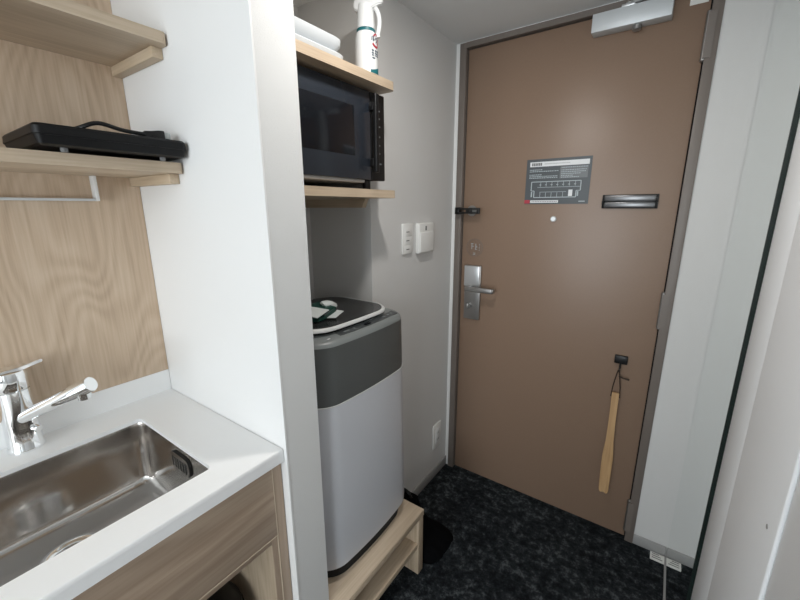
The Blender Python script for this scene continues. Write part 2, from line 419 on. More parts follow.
# door guard
bm = B(); tube(bm, [(-0.768, YD - 0.001, 1.384), (-0.768, YD - 0.006, 1.384)], 0.024, 22)
dg = obj('door_guard', bm, 'steel_plate', d1, True)
bm = B(); box(bm, -0.834, -0.812, YD - 0.05, YD - 0.018, 1.368, 1.400, 0.003)
box(bm, -0.830, -0.716, YD - 0.05, YD - 0.036, 1.371, 1.379, 0.002); box(bm, -0.830, -0.716, YD - 0.05, YD - 0.036, 1.389, 1.397, 0.002)
box(bm, -0.726, -0.712, YD - 0.05, YD - 0.036, 1.371, 1.397, 0.003)
obj('guard_bar', bm, 'black', dg, True)
bm = B(); tube(bm, [(-0.774, YD - 0.005, 1.384), (-0.774, YD - 0.04, 1.384)], 0.009, 14); obj('guard_stud', bm, 'black', dg, True)
# peephole
bm = B(); tube(bm, [(-0.403, YD, 1.352), (-0.403, YD - 0.008, 1.352)], 0.0115, 22)
pp = obj('peephole', bm, 'steel_plate', d1, True)
bm = B(); tube(bm, [(-0.403, YD - 0.007, 1.352), (-0.403, YD - 0.010, 1.352)], 0.008, 18); obj('lens', bm, 'silver', pp, True)
# letter slot handle
sl = thing_slot = bx('letter_slot', 'black', (-0.230, -0.050, YD - 0.008, YD, 1.394, 1.444), d1, 0.002)
bx('flap', 'flap', (-0.222, -0.058, YD - 0.016, YD - 0.007, 1.420, 1.441), sl, 0.003)
bx('flap', 'flap', (-0.222, -0.058, YD - 0.014, YD - 0.007, 1.397, 1.416), sl, 0.003)
bx('slot_end', 'gap', (-0.0585, -0.051, YD - 0.018, YD - 0.007, 1.413, 1.424), sl, 0.001)
bx('slot_end', 'gap', (-0.2295, -0.2215, YD - 0.018, YD - 0.007, 1.408, 1.422), sl, 0.001)
# closer
cl = bx('door_closer', 'closer', (-0.322, -0.088, YD - 0.050, YD, 1.992, 2.050), d1, 0.002)
bm = B(); lathe(bm, (-0.184, YD - 0.026, 1.978), [(0.012, 0.0), (0.014, 0.002), (0.014, 0.015)], 18); obj('closer_shaft', bm, 'steel_plate', cl, True)
bm = B()
box(bm, -0.235, -0.195, YD - 0.048, YD - 0.002, 2.050, 2.058, 0.001)
tube(bm, [(-0.215, YD - 0.026, 2.050), (-0.215, YD - 0.026, 2.066)], 0.011, 14)
tube(bm, [(-0.215, YD - 0.026, 2.063), (-0.02, YD - 0.085, 2.066), (-0.06, YD - 0.03, 2.068)], 0.0065, 10)
box(bm, -0.09, -0.03, YD - 0.045, YD - 0.014, 2.060, 2.074, 0.002)
obj('closer_arm', bm, 'silver', cl, True)
# maker's plate near the top of the leaf
mp = bx('maker_label', 'paper', (-0.046, 0.002, YD - 0.0012, YD, 2.022, 2.046), d1)

# evacuation notice on the door
SX0, SX1, SZ0, SZ1 = -0.528, -0.280, 1.412, 1.590
sg = thing('evacuation_notice', 'slate grey evacuation plan notice with white floor plan on the brown door', 'sign', (-0.404, YD, SZ0))
bx('notice_board', 'sign', (SX0, SX1, YD - 0.0022, YD - 0.0002, SZ0, SZ1), sg)
def su(u): return SX0 + (SX1 - SX0) * u
def sv(v): return SZ1 - (SZ1 - SZ0) * v
def flat(bm, u0, u1, v0, v1, t=0.0028): box(bm, su(u0), su(u1), YD - t, YD - 0.002, sv(v1), sv(v0))
bm = B(); flat(bm, 0.055, 0.965, 0.06, 0.165); obj('title_bar', bm, 'sign_white', sg)
bm = B()
for k in range(6): flat(bm, 0.085 + 0.028 * k, 0.085 + 0.028 * k + 0.022, 0.082, 0.145, 0.0031)
obj('title_print', bm, 'mark', sg)
bm = B()
for k in range(22):
    flat(bm, 0.29 + 0.018 * k, 0.29 + 0.018 * k + 0.011, 0.10, 0.122, 0.0031)
obj('title_subprint', bm, 'mark_light', sg)
bm = B()
random.seed(3)
for v in (0.225, 0.262, 0.335, 0.372, 0.405):
    u = 0.055; end = 0.50 if v not in (0.225, 0.335) else 0.26
    while u < end:
        w = random.uniform(0.01, 0.03); flat(bm, u, u + w, v, v + 0.017); u += w + 0.008
for v in (0.20, 0.255, 0.295, 0.335, 0.375, 0.41):
    u = 0.56; end = 0.93 if v < 0.3 else random.uniform(0.72, 0.93)
    while u < end:
        w = random.uniform(0.01, 0.03); flat(bm, u, u + w, v, v + 0.015, 0.0033); u += w + 0.008
obj('small_print', bm, 'sign_line', sg)
bm = B(); flat(bm, 0.54, 0.955, 0.185, 0.44, 0.0025); obj('legend_box', bm, 'sign_grey', sg)
bm = B()
def lin(u0, v0, u1, v1, w=0.010):
    if abs(u1 - u0) > abs(v1 - v0): flat(bm, u0, u1, v0 - w / 2 * 1.4, v0 + w / 2 * 1.4)
    else: flat(bm, u0 - w / 2, u0 + w / 2, min(v0, v1), max(v0, v1))
lin(0.10, 0.50, 0.10, 0.70, 0.014); lin(0.10, 0.50, 0.87, 0.50, 0.012); lin(0.87, 0.50, 0.87, 0.71, 0.014)
lin(0.10, 0.70, 0.15, 0.70); lin(0.15, 0.70, 0.15, 0.85, 0.014); lin(0.15, 0.85, 0.81, 0.85, 0.012); lin(0.81, 0.85, 0.81, 0.71, 0.014); lin(0.81, 0.71, 0.87, 0.71)
for k in range(7): lin(0.25 + 0.09 * k, 0.50, 0.25 + 0.09 * k, 0.61, 0.006)
for k in range(6): lin(0.25 + 0.09 * k, 0.74, 0.25 + 0.09 * k, 0.85, 0.006)
lin(0.20, 0.625, 0.86, 0.625, 0.006); lin(0.24, 0.73, 0.66, 0.73, 0.006)
for k in range(7): lin(0.23 + 0.09 * k, 0.57, 0.26 + 0.09 * k, 0.57, 0.010)
lin(0.11, 0.72, 0.11, 0.84, 0.02); lin(0.835, 0.73, 0.835, 0.83, 0.02)
obj('floor_plan', bm, 'sign_line', sg)
bm = B(); flat(bm, 0.695, 0.755, 0.69, 0.83, 0.0033); obj('room_mark', bm, 'sign_white', sg)
bm = B(); flat(bm, 0.10, 0.55, 0.915, 0.972); obj('footer_bar', bm, 'sign_white', sg)
bm = B()
for k in range(15): flat(bm, 0.12 + 0.028 * k, 0.12 + 0.028 * k + 0.019, 0.935, 0.952, 0.0031)
obj('footer_print', bm, 'mark', sg)
bm = B(); flat(bm, 0.0, 0.09, 0.905, 0.985); obj('footer_red', bm, 'red', sg)
bm = B(); flat(bm, 0.86, 0.95, 0.935, 0.955); obj('footer_mark', bm, 'sign_line', sg)

# round clear sticker above the lock
stc = thing('round_sticker', 'round clear sticker with pale marks above the door handle plate', 'sticker', (-0.748, YD, 1.215))
bm = B(); tube(bm, [(-0.748, YD - 0.0002, 1.215), (-0.748, YD - 0.0012, 1.215)], 0.041, 32); obj('film', bm, 'clear', stc, True)
bm = B()
def sk(x0, z0, x1, z1, w=0.0035):
    tube(bm, [(-0.748 + x0, YD - 0.0014, 1.215 + z0), (-0.748 + x1, YD - 0.0014, 1.215 + z1)], w / 2, 6)
sk(-0.018, 0.018, -0.006, 0.018); sk(-0.014, 0.018, -0.014, -0.008); sk(-0.014, 0.006, -0.004, 0.006); sk(0.002, -0.008, 0.012, -0.008)
sk(0.006, 0.018, 0.006, -0.008); sk(0.006, 0.006, 0.014, 0.002); sk(-0.006, -0.026, 0.004, -0.026); sk(-0.006, -0.032, 0.004, -0.032)
for k in range(5): sk(0.022, 0.016 - 0.007 * k, 0.026, 0.016 - 0.007 * k, 0.003)
obj('marks', bm, 'mark_light', stc)
bm = B(); rg = [[Vector((-0.748 + r_ * math.cos(2 * math.pi * k / 40), y_, 1.215 + r_ * math.sin(2 * math.pi * k / 40))) for k in range(40)] for r_, y_ in ((0.0395, YD - 0.0012), (0.0395, YD - 0.0016), (0.0405, YD - 0.0016), (0.0405, YD - 0.0012))]
loft(bm, rg, False, False); obj('sticker_edge', bm, 'sign_grey', stc)

# magnetic hook and shoehorn
hk = thing('magnetic_hook', 'small black square hook stuck on the brown door', 'hook', (-0.094, YD, 0.80))
bx('hook_base', 'black', (-0.117, -0.071, YD - 0.014, YD - 0.0002, 0.788, 0.822), hk, 0.003)
bm = B(); tube(bm, catmull([(-0.094, YD - 0.012, 0.796), (-0.094, YD - 0.017, 0.780), (-0.094, YD - 0.024, 0.771), (-0.094, YD - 0.034, 0.776)]), 0.0035, 8); obj('hook_arm', bm, 'black', hk, True)
sh = thing('shoehorn', 'long bamboo shoehorn hanging by a brown cord from the black hook', 'shoehorn', (-0.092, YD - 0.012, 0.185))
prof = [(0.664, 0.0155), (0.60, 0.0150), (0.52, 0.0150), (0.44, 0.0170), (0.395, 0.0215), (0.36, 0.0240), (0.28, 0.0235), (0.20, 0.0220), (0.186, 0.0190), (0.181, 0.0120)]
rings = []
for z, w in prof:
    w *= 0.84; z = 0.664 + (z - 0.664) * 0.97; cx = -0.0955 + (0.664 - z) * 0.012; t = 0.004 if z > 0.4 else 0.0028
    cup = 0.0 if z > 0.42 else 0.006
    ring = []
    for k in range(7): u = -1 + k / 3.0; ring.append(Vector((cx + u * w, YD - 0.018 - t - cup * u * u, z)))
    for k in range(7): u = 1 - k / 3.0; ring.append(Vector((cx + u * w, YD - 0.018 + t - cup * u * u * 0.8, z)))
    rings.append(ring)
obj('blade', loft(B(), rings), 'bamboo', sh, True)
bm = B()
hx, hy = -0.094, YD - 0.027
tube(bm, [(hx, hy, 0.775), (hx - 0.006, hy + 0.004, 0.755), (-0.109, YD - 0.018, 0.690), (-0.1115, YD - 0.018, 0.645)], 0.0022, 6)
tube(bm, [(hx, hy, 0.775), (hx + 0.003, hy + 0.004, 0.745), (-0.083, YD - 0.018, 0.690), (-0.080, YD - 0.018, 0.645)], 0.0022, 6)
tube(bm, [(hx + 0.002, hy, 0.742), (hx + 0.016, hy - 0.002, 0.737), (hx + 0.038, hy, 0.734)], [0.0035, 0.0025, 0.004], 6)
tube(bm, [(hx, hy, 0.781), (hx, hy, 0.758)], 0.0038, 6)
obj('cord', bm, 'cord', sh, True)

# ------------------------------------------------------------------ mirror and bathroom door on the right wall
mr = thing('wall_mirror', 'full height frameless mirror on the wall beside the entrance door', 'mirror', (0.164, 1.37, 0))
bx('mirror_glass', 'mirror', (0.160, XR - 0.001, 1.0555, YD - 0.014, 0.004, CZ - 0.003), mr)
bx('mirror_edge', 'mirror_edge', (0.1585, XR - 0.001, 1.0505, 1.0553, 0.004, CZ - 0.003), mr)
bx('bottom_channel', 'baseboard', (0.1565, 0.1598, 1.0555, YD - 0.020, 0.0005, 0.007), mr)
structure(bx('trim_1', 'casing', (0.1672, XR + 0.05, 0.8895, 1.0488, 0.0, CZ), bev=0.001), 'flat white casing strip beside the mirror')
structure(bx('trim_2', 'casing', (0.1655, XR + 0.05, 0.616, 0.886, 0.0, CZ), bev=0.003, seg=4), 'rounded white door casing of the bathroom')
d2 = thing('door_2', None, None, (XR, 0.2, 0)); structure(d2, 'white bathroom door')
bx('door_leaf', 'bath_door', (0.1690, XR + 0.04, -0.18, 0.6135, 0.02, 2.0), d2, 0.004)
bm = B(); tube(bm, [(0.175, -0.12, 1.0), (0.13, -0.12, 1.0), (0.13, -0.02, 1.0)], 0.009, 12); obj('handle', bm, 'silver', d2, True)
structure(bx('trim_3', 'casing', (0.1655, XR + 0.05, -0.35, -0.186, 0.0, CZ), bev=0.008, seg=3))
structure(bx('trim_4', 'casing', (0.165, XR + 0.05, -0.186, 0.618, 2.006, CZ)))
bm = B(); tube(bm, [(0.1658, 0.655, 0.965), (0.1646, 0.655, 0.965)], 0.0035, 12)
tag(obj('casing_screw', bm, 'baseboard', None, True), 'tiny screw cover on the rounded white bathroom casing', 'screw')
# paper tag on the floor by the mirror
tg = thing('floor_tag', 'small white printed tag on the carpet at the mirror foot', 'tag', (0.13, 1.64, 0))
bx('tag_sheet', 'paper', (0.108, 0.1575, YD - 0.063, YD - 0.024, 0.001, 0.006), tg)
bm = B()
for k in range(3): box(bm, 0.114, 0.150 - 0.006 * k, YD - 0.055 + 0.011 * k, YD - 0.051 + 0.011 * k, 0.006, 0.0064)
obj('tag_print', bm, 'mark', tg)

# ------------------------------------------------------------------ switches, outlet
s1 = thing('switch_plate', 'narrow white light switch plate with small printed marks on the left wall', 'switch', (XL, 1.28, 1.22))
bx('plate', 'switch_white', (XL, XL + 0.008, 1.244, 1.316, 1.218, 1.337), s1, 0.002)
for k, z in enumerate((1.236, 1.2705, 1.305)):
    rk = bx('rocker', 'switch_white', (XL + 0.007, XL + 0.0098, 1.255, 1.305, z - 0.0165, z + 0.0165), s1, 0.0012)
    bx('switch_mark', 'mark', (XL + 0.0094, XL + 0.0101, 1.264, 1.286, z - 0.0018, z + 0.0018), rk)
s2 = thing('card_switch', 'white box shaped key card holder beside the light switch plate', 'switch', (XL, 1.40, 1.21))
bx('housing', 'switch_white', (XL, XL + 0.020, 1.345, 1.462, 1.212, 1.336), s2, 0.004, 3)
bx('cover', 'switch_white', (XL + 0.019, XL + 0.0235, 1.350, 1.457, 1.216, 1.300), s2, 0.003, 3)
bx('indicator', 'mark', (XL + 0.019, XL + 0.0212, 1.392, 1.402, 1.306, 1.324), s2, 0.001)
ot = thing('wall_outlet', 'white power outlet low on the left wall near the door', 'outlet', (XL, 1.56, 0.17))
bx('plate', 'switch_white', (XL, XL + 0.007, 1.520, 1.597, 0.172, 0.308), ot, 0.002)
bx('socket', 'plastic_white', (XL + 0.006, XL + 0.0095, 1.540, 1.577, 0.20, 0.28), ot, 0.001)
for z in (0.220, 0.258):
    for y in (1.552, 1.565): bx('socket_slot', 'mark', (XL + 0.0092, XL + 0.0099, y - 0.0015, y + 0.0015, z - 0.007, z + 0.007), ot)

# ------------------------------------------------------------------ kitchen: splashback, counter, sink
sp = bx('splashback_panel', 'splash', (XB - 0.011, XB, ROOM_Y + 0.35, YK - 0.001, 0.9155, 2.08))
tag(sp, 'tall oak grained splashback panel behind the kitchen shelves', 'panel')
CX1, CY0 = -0.676, ROOM_Y + 0.35
ct = thing('kitchen_worktop', 'white solid worktop with sink cut-out along the oak splashback', 'worktop', (-0.95, 0.1, 0.818))
SKX0, SKX1, SKY0, SKY1 = -1.105, -0.751, -0.075, 0.352
bm = B()
outer = [(XB + 0.0005, CY0), (CX1, CY0), (CX1, YK - 0.002), (XB + 0.0005, YK - 0.002)]
inner = rrect((SKX0 + SKX1) / 2, (SKY0 + SKY1) / 2, (SKX1 - SKX0) / 2, (SKY1 - SKY0) / 2, 0.012, 5)
es = []
for lp in (outer, inner):
    vs = [bm.verts.new((p[0], p[1], 0.85)) for p in lp]
    es += [bm.edges.new((vs[i], vs[(i + 1) % len(vs)])) for i in range(len(vs))]
bmesh.ops.triangle_fill(bm, edges=es, use_beauty=True)
top = bm.faces[:]
ex = bmesh.ops.extrude_face_region(bm, geom=top)
for v in [g for g in ex['geom'] if isinstance(g, bmesh.types.BMVert)]: v.co.z = 0.840
fe = [e for e in bm.edges if all(abs(v.co.x - CX1) < 1e-5 and abs(v.co.z - 0.85) < 1e-5 for v in e.verts)]
bmesh.ops.bevel(bm, geom=fe, offset=0.003, segments=3, profile=0.5, affect='EDGES')
obj('slab', bm, 'stone', ct, True)
bx('front_apron', 'stone', (CX1 - 0.022, CX1 - 0.0002, CY0, YK - 0.002, 0.818, 0.8402), ct)
tag(bx('worktop_upstand', 'stone', (XB - 0.011, XB + 0.0003, CY0, YK - 0.001, 0.835, 0.915)), 'low white upstand strip between the worktop and the oak splashback', 'upstand')

sk_ = thing('kitchen_sink', 'undermounted stainless steel sink with round drain below the white worktop', 'sink', (-0.915, 0.14, 0.655))
def srect(ins, r, n=6): return rrect((SKX0 + SKX1) / 2, (SKY0 + SKY1) / 2, (SKX1 - SKX0) / 2 + 0.004 - ins, (SKY1 - SKY0) / 2 + 0.004 - ins, r, n)
FZ = 0.668
DRX, DRY, DRR = -0.966, 0.141, 0.060
bm = B()
specs = [(-0.012, 0.036, 0.8395), (0.0, 0.030, 0.8395), (0.002, 0.030, 0.830), (0.005, 0.030, 0.74), (0.008, 0.030, FZ + 0.022), (0.011, 0.031, FZ + 0.011), (0.018, 0.036, FZ + 0.003), (0.030, 0.045, FZ)]
rings = [[Vector((p[0], p[1], z)) for p in srect(i, r)] for i, r, z in specs]
n = len(rings[0])
# floor ring around the drain: same point count, by direction
last = rings[-1]
dr = []
for p in last:
    a = math.atan2(p.y - DRY, p.x - DRX); dr.append(Vector((DRX + DRR * math.cos(a), DRY + DRR * math.sin(a), FZ - 0.002)))
rings.append(dr)
loft(bm, rings, False, False)
obj('basin', bm, 'steel', sk_, True, 50)
bm = B(); lathe(bm, (DRX, DRY, FZ), [(0.0615, -0.002), (0.060, 0.0015), (0.055, 0.0015), (0.047, -0.004), (0.044, -0.016), (0.042, -0.03)], 40, False)
dn = obj('drain_flange', bm, 'chrome', sk_, True, 40)
bm = B(); lathe(bm, (DRX, DRY, FZ), [(0.0425, -0.024), (0.038, -0.019), (0.026, -0.019), (0.012, -0.016), (0.0105, -0.012), (0.001, -0.011)], 32, False)
obj('strainer', bm, 'steel_dark', dn, True, 40)
# overflow grille on the right basin wall
bm = B(); pr = rrect(-0.8985, 0.797, 0.047, 0.025, 0.022, 8)
loft(bm, [[Vector((p[0], y_, p[1])) for p in pr] for y_ in (SKY1 + 0.002, SKY1 - 0.0035)])
of = obj('overflow', bm, 'gap', sk_, True)
bm = B(); pr = rrect(-0.8985, 0.797, 0.0460, 0.0240, 0.0212, 8)
loft(bm, [[Vector((p[0], y_, p[1])) for p in pr] for y_ in (SKY1 - 0.0034, SKY1 - 0.005)])
obj('overflow_plate', bm, 'steel_dark', of, True)
for k in range(6):
    bx('overflow_slot', 'gap', (-0.932 + 0.0125 * k, -0.926 + 0.0125 * k, SKY1 - 0.0056, SKY1 - 0.0045, 0.783, 0.811), of, 0.0004)

# faucet
FX, FY = -1.186, 0.142
fa = thing('kitchen_faucet', 'chrome single lever faucet standing behind the sink', 'faucet', (FX, FY, 0.85))
bm = B(); lathe(bm, (FX, FY, 0.85), [(0.0345, 0.0), (0.0345, 0.006), (0.0325, 0.010), (0.0310, 0.06), (0.0300, 0.125), (0.0300, 0.148)], 32); obj('body', bm, 'chrome', fa, True)
bm = B(); lathe(bm, (FX, FY, 0.85), [(0.0295, 0.1485), (0.0310, 0.151), (0.0315, 0.186), (0.0295, 0.193), (0.018, 0.195)], 32)
hd = obj('lever_head', bm, 'chrome', fa, True)
bm = B()
rg = []
for t, w, zz, th in ((0.0, 0.024, 0.193, 0.005), (0.03, 0.020, 0.196, 0.004), (0.05, 0.012, 0.199, 0.0035), (0.066, 0.009, 0.202, 0.0035), (0.074, 0.007, 0.203, 0.003)):
    d = Vector((0.10, 0.995, 0)); sd = Vector((-0.995, 0.10, 0)); c = Vector((FX, FY, 0.85 + zz)) + d * (t - 0.014)
    rg.append([c + sd * w + Vector((0, 0, -th)), c + sd * w * 0.8 + Vector((0, 0, th)), c - sd * w * 0.8 + Vector((0, 0, th)), c - sd * w + Vector((0, 0, -th))])
loft(bm, rg); bmesh.ops.bevel(bm, geom=bm.edges[:], offset=0.0012, segments=2, affect='EDGES'); obj('lever', bm, 'chrome', hd, True)
b0 = Vector((FX + 0.016, FY + 0.000, 0.930)); tip = Vector((-1.035, 0.247, 1.012)); dv = (tip - b0).normalized()
bm = B(); tube(bm, [b0 - dv * 0.010, b0 - dv * 0.006, b0, b0 + (tip - b0) * 0.5, tip - dv * 0.003, tip], [0.010, 0.0135, 0.0145, 0.0160, 0.0180, 0.0165], 28)
spt = obj('spout', bm, 'chrome', fa, True)
bm = B(); nz = tip - dv * 0.022; lathe(bm, (nz.x, nz.y, nz.z - 0.028), [(0.010, 0.0), (0.0125, 0.002), (0.0135, 0.010), (0.0140, 0.020)], 20); obj('aerator', bm, 'chrome', spt, True)
bm = B(); tube(bm, [(FX + 0.018, FY + 0.012, 0.902), (FX + 0.036, FY + 0.022, 0.899)], [0.009, 0.008], 16); obj('shut_off_stub', bm, 'chrome', fa, True)

# base cabinet
cb = thing('base_cabinet', 'brown oak base cabinet with open compartment under the white worktop', 'cabinet', (-0.95, 0.0, 0))
bx('filler_strip', 'cab_z', (-0.712, -0.690, 0.4592, YK - 0.002, 0.0, 0.8175), cb, 0.0006)
bx('front_panel', 'cab', (-0.710, -0.689, CY0 + 0.01, 0.4562, 0.622, 0.8155), cb, 0.0006)
bm = B(); box(bm, -0.700, -0.6885, 0.4562, 0.4578, 0.622, 0.8155); box(bm, -0.705, -0.6885, CY0 + 0.01, 0.4578, 0.6198, 0.6220); box(bm, -0.700, -0.6895, 0.4562, 0.4578, 0.0, 0.6190); obj('panel_edging', bm, 'edge_pale', cb)
bx('rail', 'cab', (-0.712, -0.692, CY0 + 0.01, 0.4400, 0.604, 0.6196), cb, 0.0006)
bx('side_panel', 'oak_z', (XB + 0.06, -0.6935, 0.4400, 0.4558, 0.0, 0.617), cb)
bx('side_panel_edge', 'cab_z', (-0.6933, -0.6915, 0.4402, 0.4556, 0.0, 0.617), cb)
bx('side_panel', 'oak_z', (XB + 0.06, -0.6935, CY0, CY0 + 0.009, 0.0, 0.817), cb)
bx('back_panel', 'cab', (XB + 0.042, XB + 0.058, CY0, YK - 0.03, 0.0, 0.60), cb)
bx('bottom_panel', 'cab', (XB + 0.06, -0.7125, CY0 + 0.01, 0.4395, 0.08, 0.098), cb)
bm = B(); lathe(bm, (-0.845, 0.325, 0.0985), [(0.075, 0.0), (0.08, 0.01), (0.095, 0.27), (0.092, 0.30), (0.070, 0.325), (0.03, 0.335)], 28)
wb = thing('waste_bin', 'black round waste bin inside the open cabinet under the sink', 'bin', (-0.845, 0.325, 0.0985)); obj('bin_body', bm, 'black', wb, True)
bm = B(); lathe(bm, (-0.845, 0.325, 0.0985), [(0.0945, 0.262), (0.0985, 0.266), (0.0985, 0.276), (0.0945, 0.280)], 28, False); obj('bin_rim', bm, 'black', wb, True)

# kitchen shelves
def shelf_outline(x_back, x_front, y0, y1, r=0.014, n=5):
    pts = [(x_back, y0), (x_front, y0)]
    for k in range(n + 1):
        a = math.radians(90.0 * k / n); pts.append((x_front - r + r * math.cos(a), y1 - r + r * math.sin(a)))
    pts.append((x_back, y1)); return pts
def kshelf(label, z0, xf):
    t = thing('wall_shelf', label, 'shelf', (-1.09, 0.2, z0))
    bm = B(); prism(bm, shelf_outline(XB + 0.0003, xf, -0.32, YK - 0.001), 'z', z0, z0 + 0.0235); obj('board', bm, 'oak', t)
    bx('bracket', 'oak_x', (XB + 0.0003, -0.994, YK - 0.0235, YK - 0.0008, z0 - 0.0225, z0 - 0.0003), t, 0.0008)
    bx('bracket', 'oak_x', (XB + 0.0003, -0.994, -0.319, -0.297, z0 - 0.0225, z0 - 0.0003), t, 0.0008)
    return t
kshelf('upper pale oak shelf with bare underside above the sink', 1.750, -0.962)
kshelf('lower pale oak shelf carrying the black induction cooker', 1.480, -0.964)

# thin rail below the lower shelf, against the splashback
rl = thing('under_shelf_rail', 'thin white rail frame under the shelf with the black cooker', 'rail', (-1.205, 0.1, 1.42))
bm = B(); box(bm, -1.2195, -1.196, -0.15, 0.372, 1.4185, 1.4245, 0.001); obj('rail_bar', bm, 'closer', rl, True)
bx('rail_end', 'plastic_white', (-1.2195, -1.196, 0.372, 0.380, 1.4185, 1.4798), rl, 0.001)
bx('rail_end', 'plastic_white', (-1.2195, -1.196, -0.158, -0.150, 1.4185, 1.4798), rl, 0.001)

# induction cooker
ih = thing('induction_cooker', 'flat black portable induction cooker with its cord on the lower oak shelf', 'cooker', (-1.04, 0.35, 1.5035))
def slab_r(x0, x1, y0, y1, zs, r, insets):
    bm = B()
    loft(bm, [[Vector((p[0], p[1], z)) for p in rrect((x0 + x1) / 2, (y0 + y1) / 2, (x1 - x0) / 2 - i, (y1 - y0) / 2 - i, max(r - i, 0.003), 5)] for z, i in zip(zs, insets)])
    return bm
IX0, IX1, IY0, IY1 = -1.160, -0.927, 0.215, 0.4815
obj('lower_shell', slab_r(IX0, IX1, IY0, IY1, (1.5115, 1.514, 1.5285), 0.016, (0.012, 0.006, 0.002)), 'cooker', ih, True)
obj('upper_shell', slab_r(IX0, IX1, IY0, IY1, (1.5287, 1.530, 1.543, 1.5475), 0.016, (0.0015, 0.0, 0.0008, 0.005)), 'cooker', ih, True)
obj('glass_top', slab_r(IX0 + 0.01, IX1 - 0.03, IY0 + 0.014, IY1 - 0.012, (1.5476, 1.5505, 1.551), 0.01, (0.0, 0.0, 0.001)), 'black_gloss', ih, True)
for fx_, fy_ in ((-0.958, 0.262), (-0.958, 0.436), (-1.13, 0.262), (-1.13, 0.436)):
    bm = B(); lathe(bm, (fx_, fy_, 1.5037), [(0.005, 0.0), (0.006, 0.002), (0.006, 0.010)], 14); obj('foot', bm, 'mark', ih, True)
bm = B(); tube(bm, catmull([(-1.10, 0.305, 1.556), (-1.06, 0.30, 1.556), (-1.00, 0.305, 1.558), (-0.990, 0.335, 1.570), (-0.985, 0.375, 1.562), (-0.975, 0.415, 1.558)], 6), 0.0042, 8)
cd = obj('power_cord', bm, 'black', ih, True)
bm = B(); rg = []
for t, w, hh in ((0.0, 0.005, 0.005), (0.012, 0.007, 0.006), (0.026, 0.012, 0.0085), (0.038, 0.0125, 0.009)):
    y = 0.412 + t; rg.append([Vector((-0.975 - w, y, 1.560 - hh)), Vector((-0.975 + w, y, 1.560 - hh)), Vector((-0.975 + w, y, 1.560 + hh)), Vector((-0.975 - w, y, 1.560 + hh))])
loft(bm, rg); bmesh.ops.bevel(bm, geom=bm.edges[:], offset=0.0012, segments=2, affect='EDGES')
obj('plug', bm, 'black', cd, True)
bx('plug_cover', 'white_film', (-0.984, -0.966, 0.4505, 0.464, 1.553, 1.567), cd, 0.002)

# ------------------------------------------------------------------ niche shelves
def nshelf(label, z0):
    t = thing('niche_shelf', label, 'shelf', (-0.97, 0.82, z0))
    bm = B(); prism(bm, shelf_outline(XNB + 0.0005, -0.757, YN + 0.001, YNE - 0.001, 0.007 if z0 < 1.6 else 0.014), 'z', z0, z0 + 0.024); obj('board', bm, 'oak', t)
    if z0 > 1.6:
        bx('cleat', 'oak', (XNB + 0.001, XNB + 0.020, YN + 0.002, YNE - 0.002, z0 - 0.030, z0 - 0.0005), t); return
    bm = B(); prism(bm, [(XNB + 0.001, z0 - 0.0005), (-0.872, z0 - 0.0005), (-0.886, z0 - 0.030), (XNB + 0.001, z0 - 0.030)], 'y', YNE - 0.022, YNE - 0.002)
    obj('cleat', bm, 'oak_x', t)
    bm = B(); prism(bm, [(XNB + 0.001, z0 - 0.0005), (-0.872, z0 - 0.0005), (-0.886, z0 - 0.030), (XNB + 0.001, z0 - 0.030)], 'y', YN + 0.001, YN + 0.021)
    obj('cleat', bm, 'oak_x', t)
nshelf('upper pale oak niche shelf holding the spray bottle and white trays', 1.750)
nshelf('pale oak niche shelf under the black microwave', 1.430)

# microwave
mwv = thing('microwave_oven', 'black microwave oven on the niche shelf above the washing machine', 'microwave', (-0.95, 0.82, 1.4545))
MX = -0.792; MY0, MY1, MZ0, MZ1 = 0.612, 1.043, 1.484, 1.738
bx('body', 'black', (-1.12, MX - 0.022, MY0 + 0.003, MY1 - 0.003, MZ0 + 0.002, MZ1 - 0.002), mwv, 0.006)
M['mw_door'] = plain('blue_black_glass', (0.020, 0.025, 0.034), 0.24)
md = bx('door', 'mw_door', (MX - 0.021, MX, MY0, 0.974, MZ0, MZ1), mwv, 0.003)
bx('door_window', 'black_gloss', (MX - 0.004, MX + 0.0008, MY0 + 0.045, 0.900, 1.549, 1.686), md, 0.0015)
bm = B(); box(bm, MX + 0.014, MX + 0.026, 0.968, 0.985, MZ0 + 0.022, MZ1 - 0.008, 0.004, 3)
for z in (1.535, 1.695): box(bm, MX - 0.001, MX + 0.016, 0.966, 0.978, z - 0.012, z + 0.012, 0.003)
obj('handle', bm, 'black', md, True)
cp = bx('control_panel', 'black', (MX - 0.021, MX + 0.001, 0.976, MY1, MZ0, MZ1), mwv, 0.003)
for z, w in ((1.690, 0.010), (1.668, 0.010), (1.645, 0.012), (1.615, 0.010), (1.590, 0.010), (1.566, 0.010), (1.535, 0.020)):
    bx('panel_mark', 'sign_grey', (MX + 0.0008, MX + 0.0014, 1.014 - w / 2, 1.014 + w / 2, z - 0.002, z + 0.002), cp)
bx('vent_strip', 'mark_light', (-1.09, MX - 0.012, MY0 + 0.03, 0.955, MZ0 - 0.008, MZ0 + 0.001), mwv, 0.002)
for fx_, fy_ in ((-0.835, 0.66), (-0.835, 1.0), (-1.08, 0.66), (-1.08, 1.0)):
    bm = B(); lathe(bm, (fx_, fy_, 1.4545), [(0.011, 0.0), (0.013, 0.003), (0.013, 0.0315)], 14); obj('foot', bm, 'black', mwv, True)

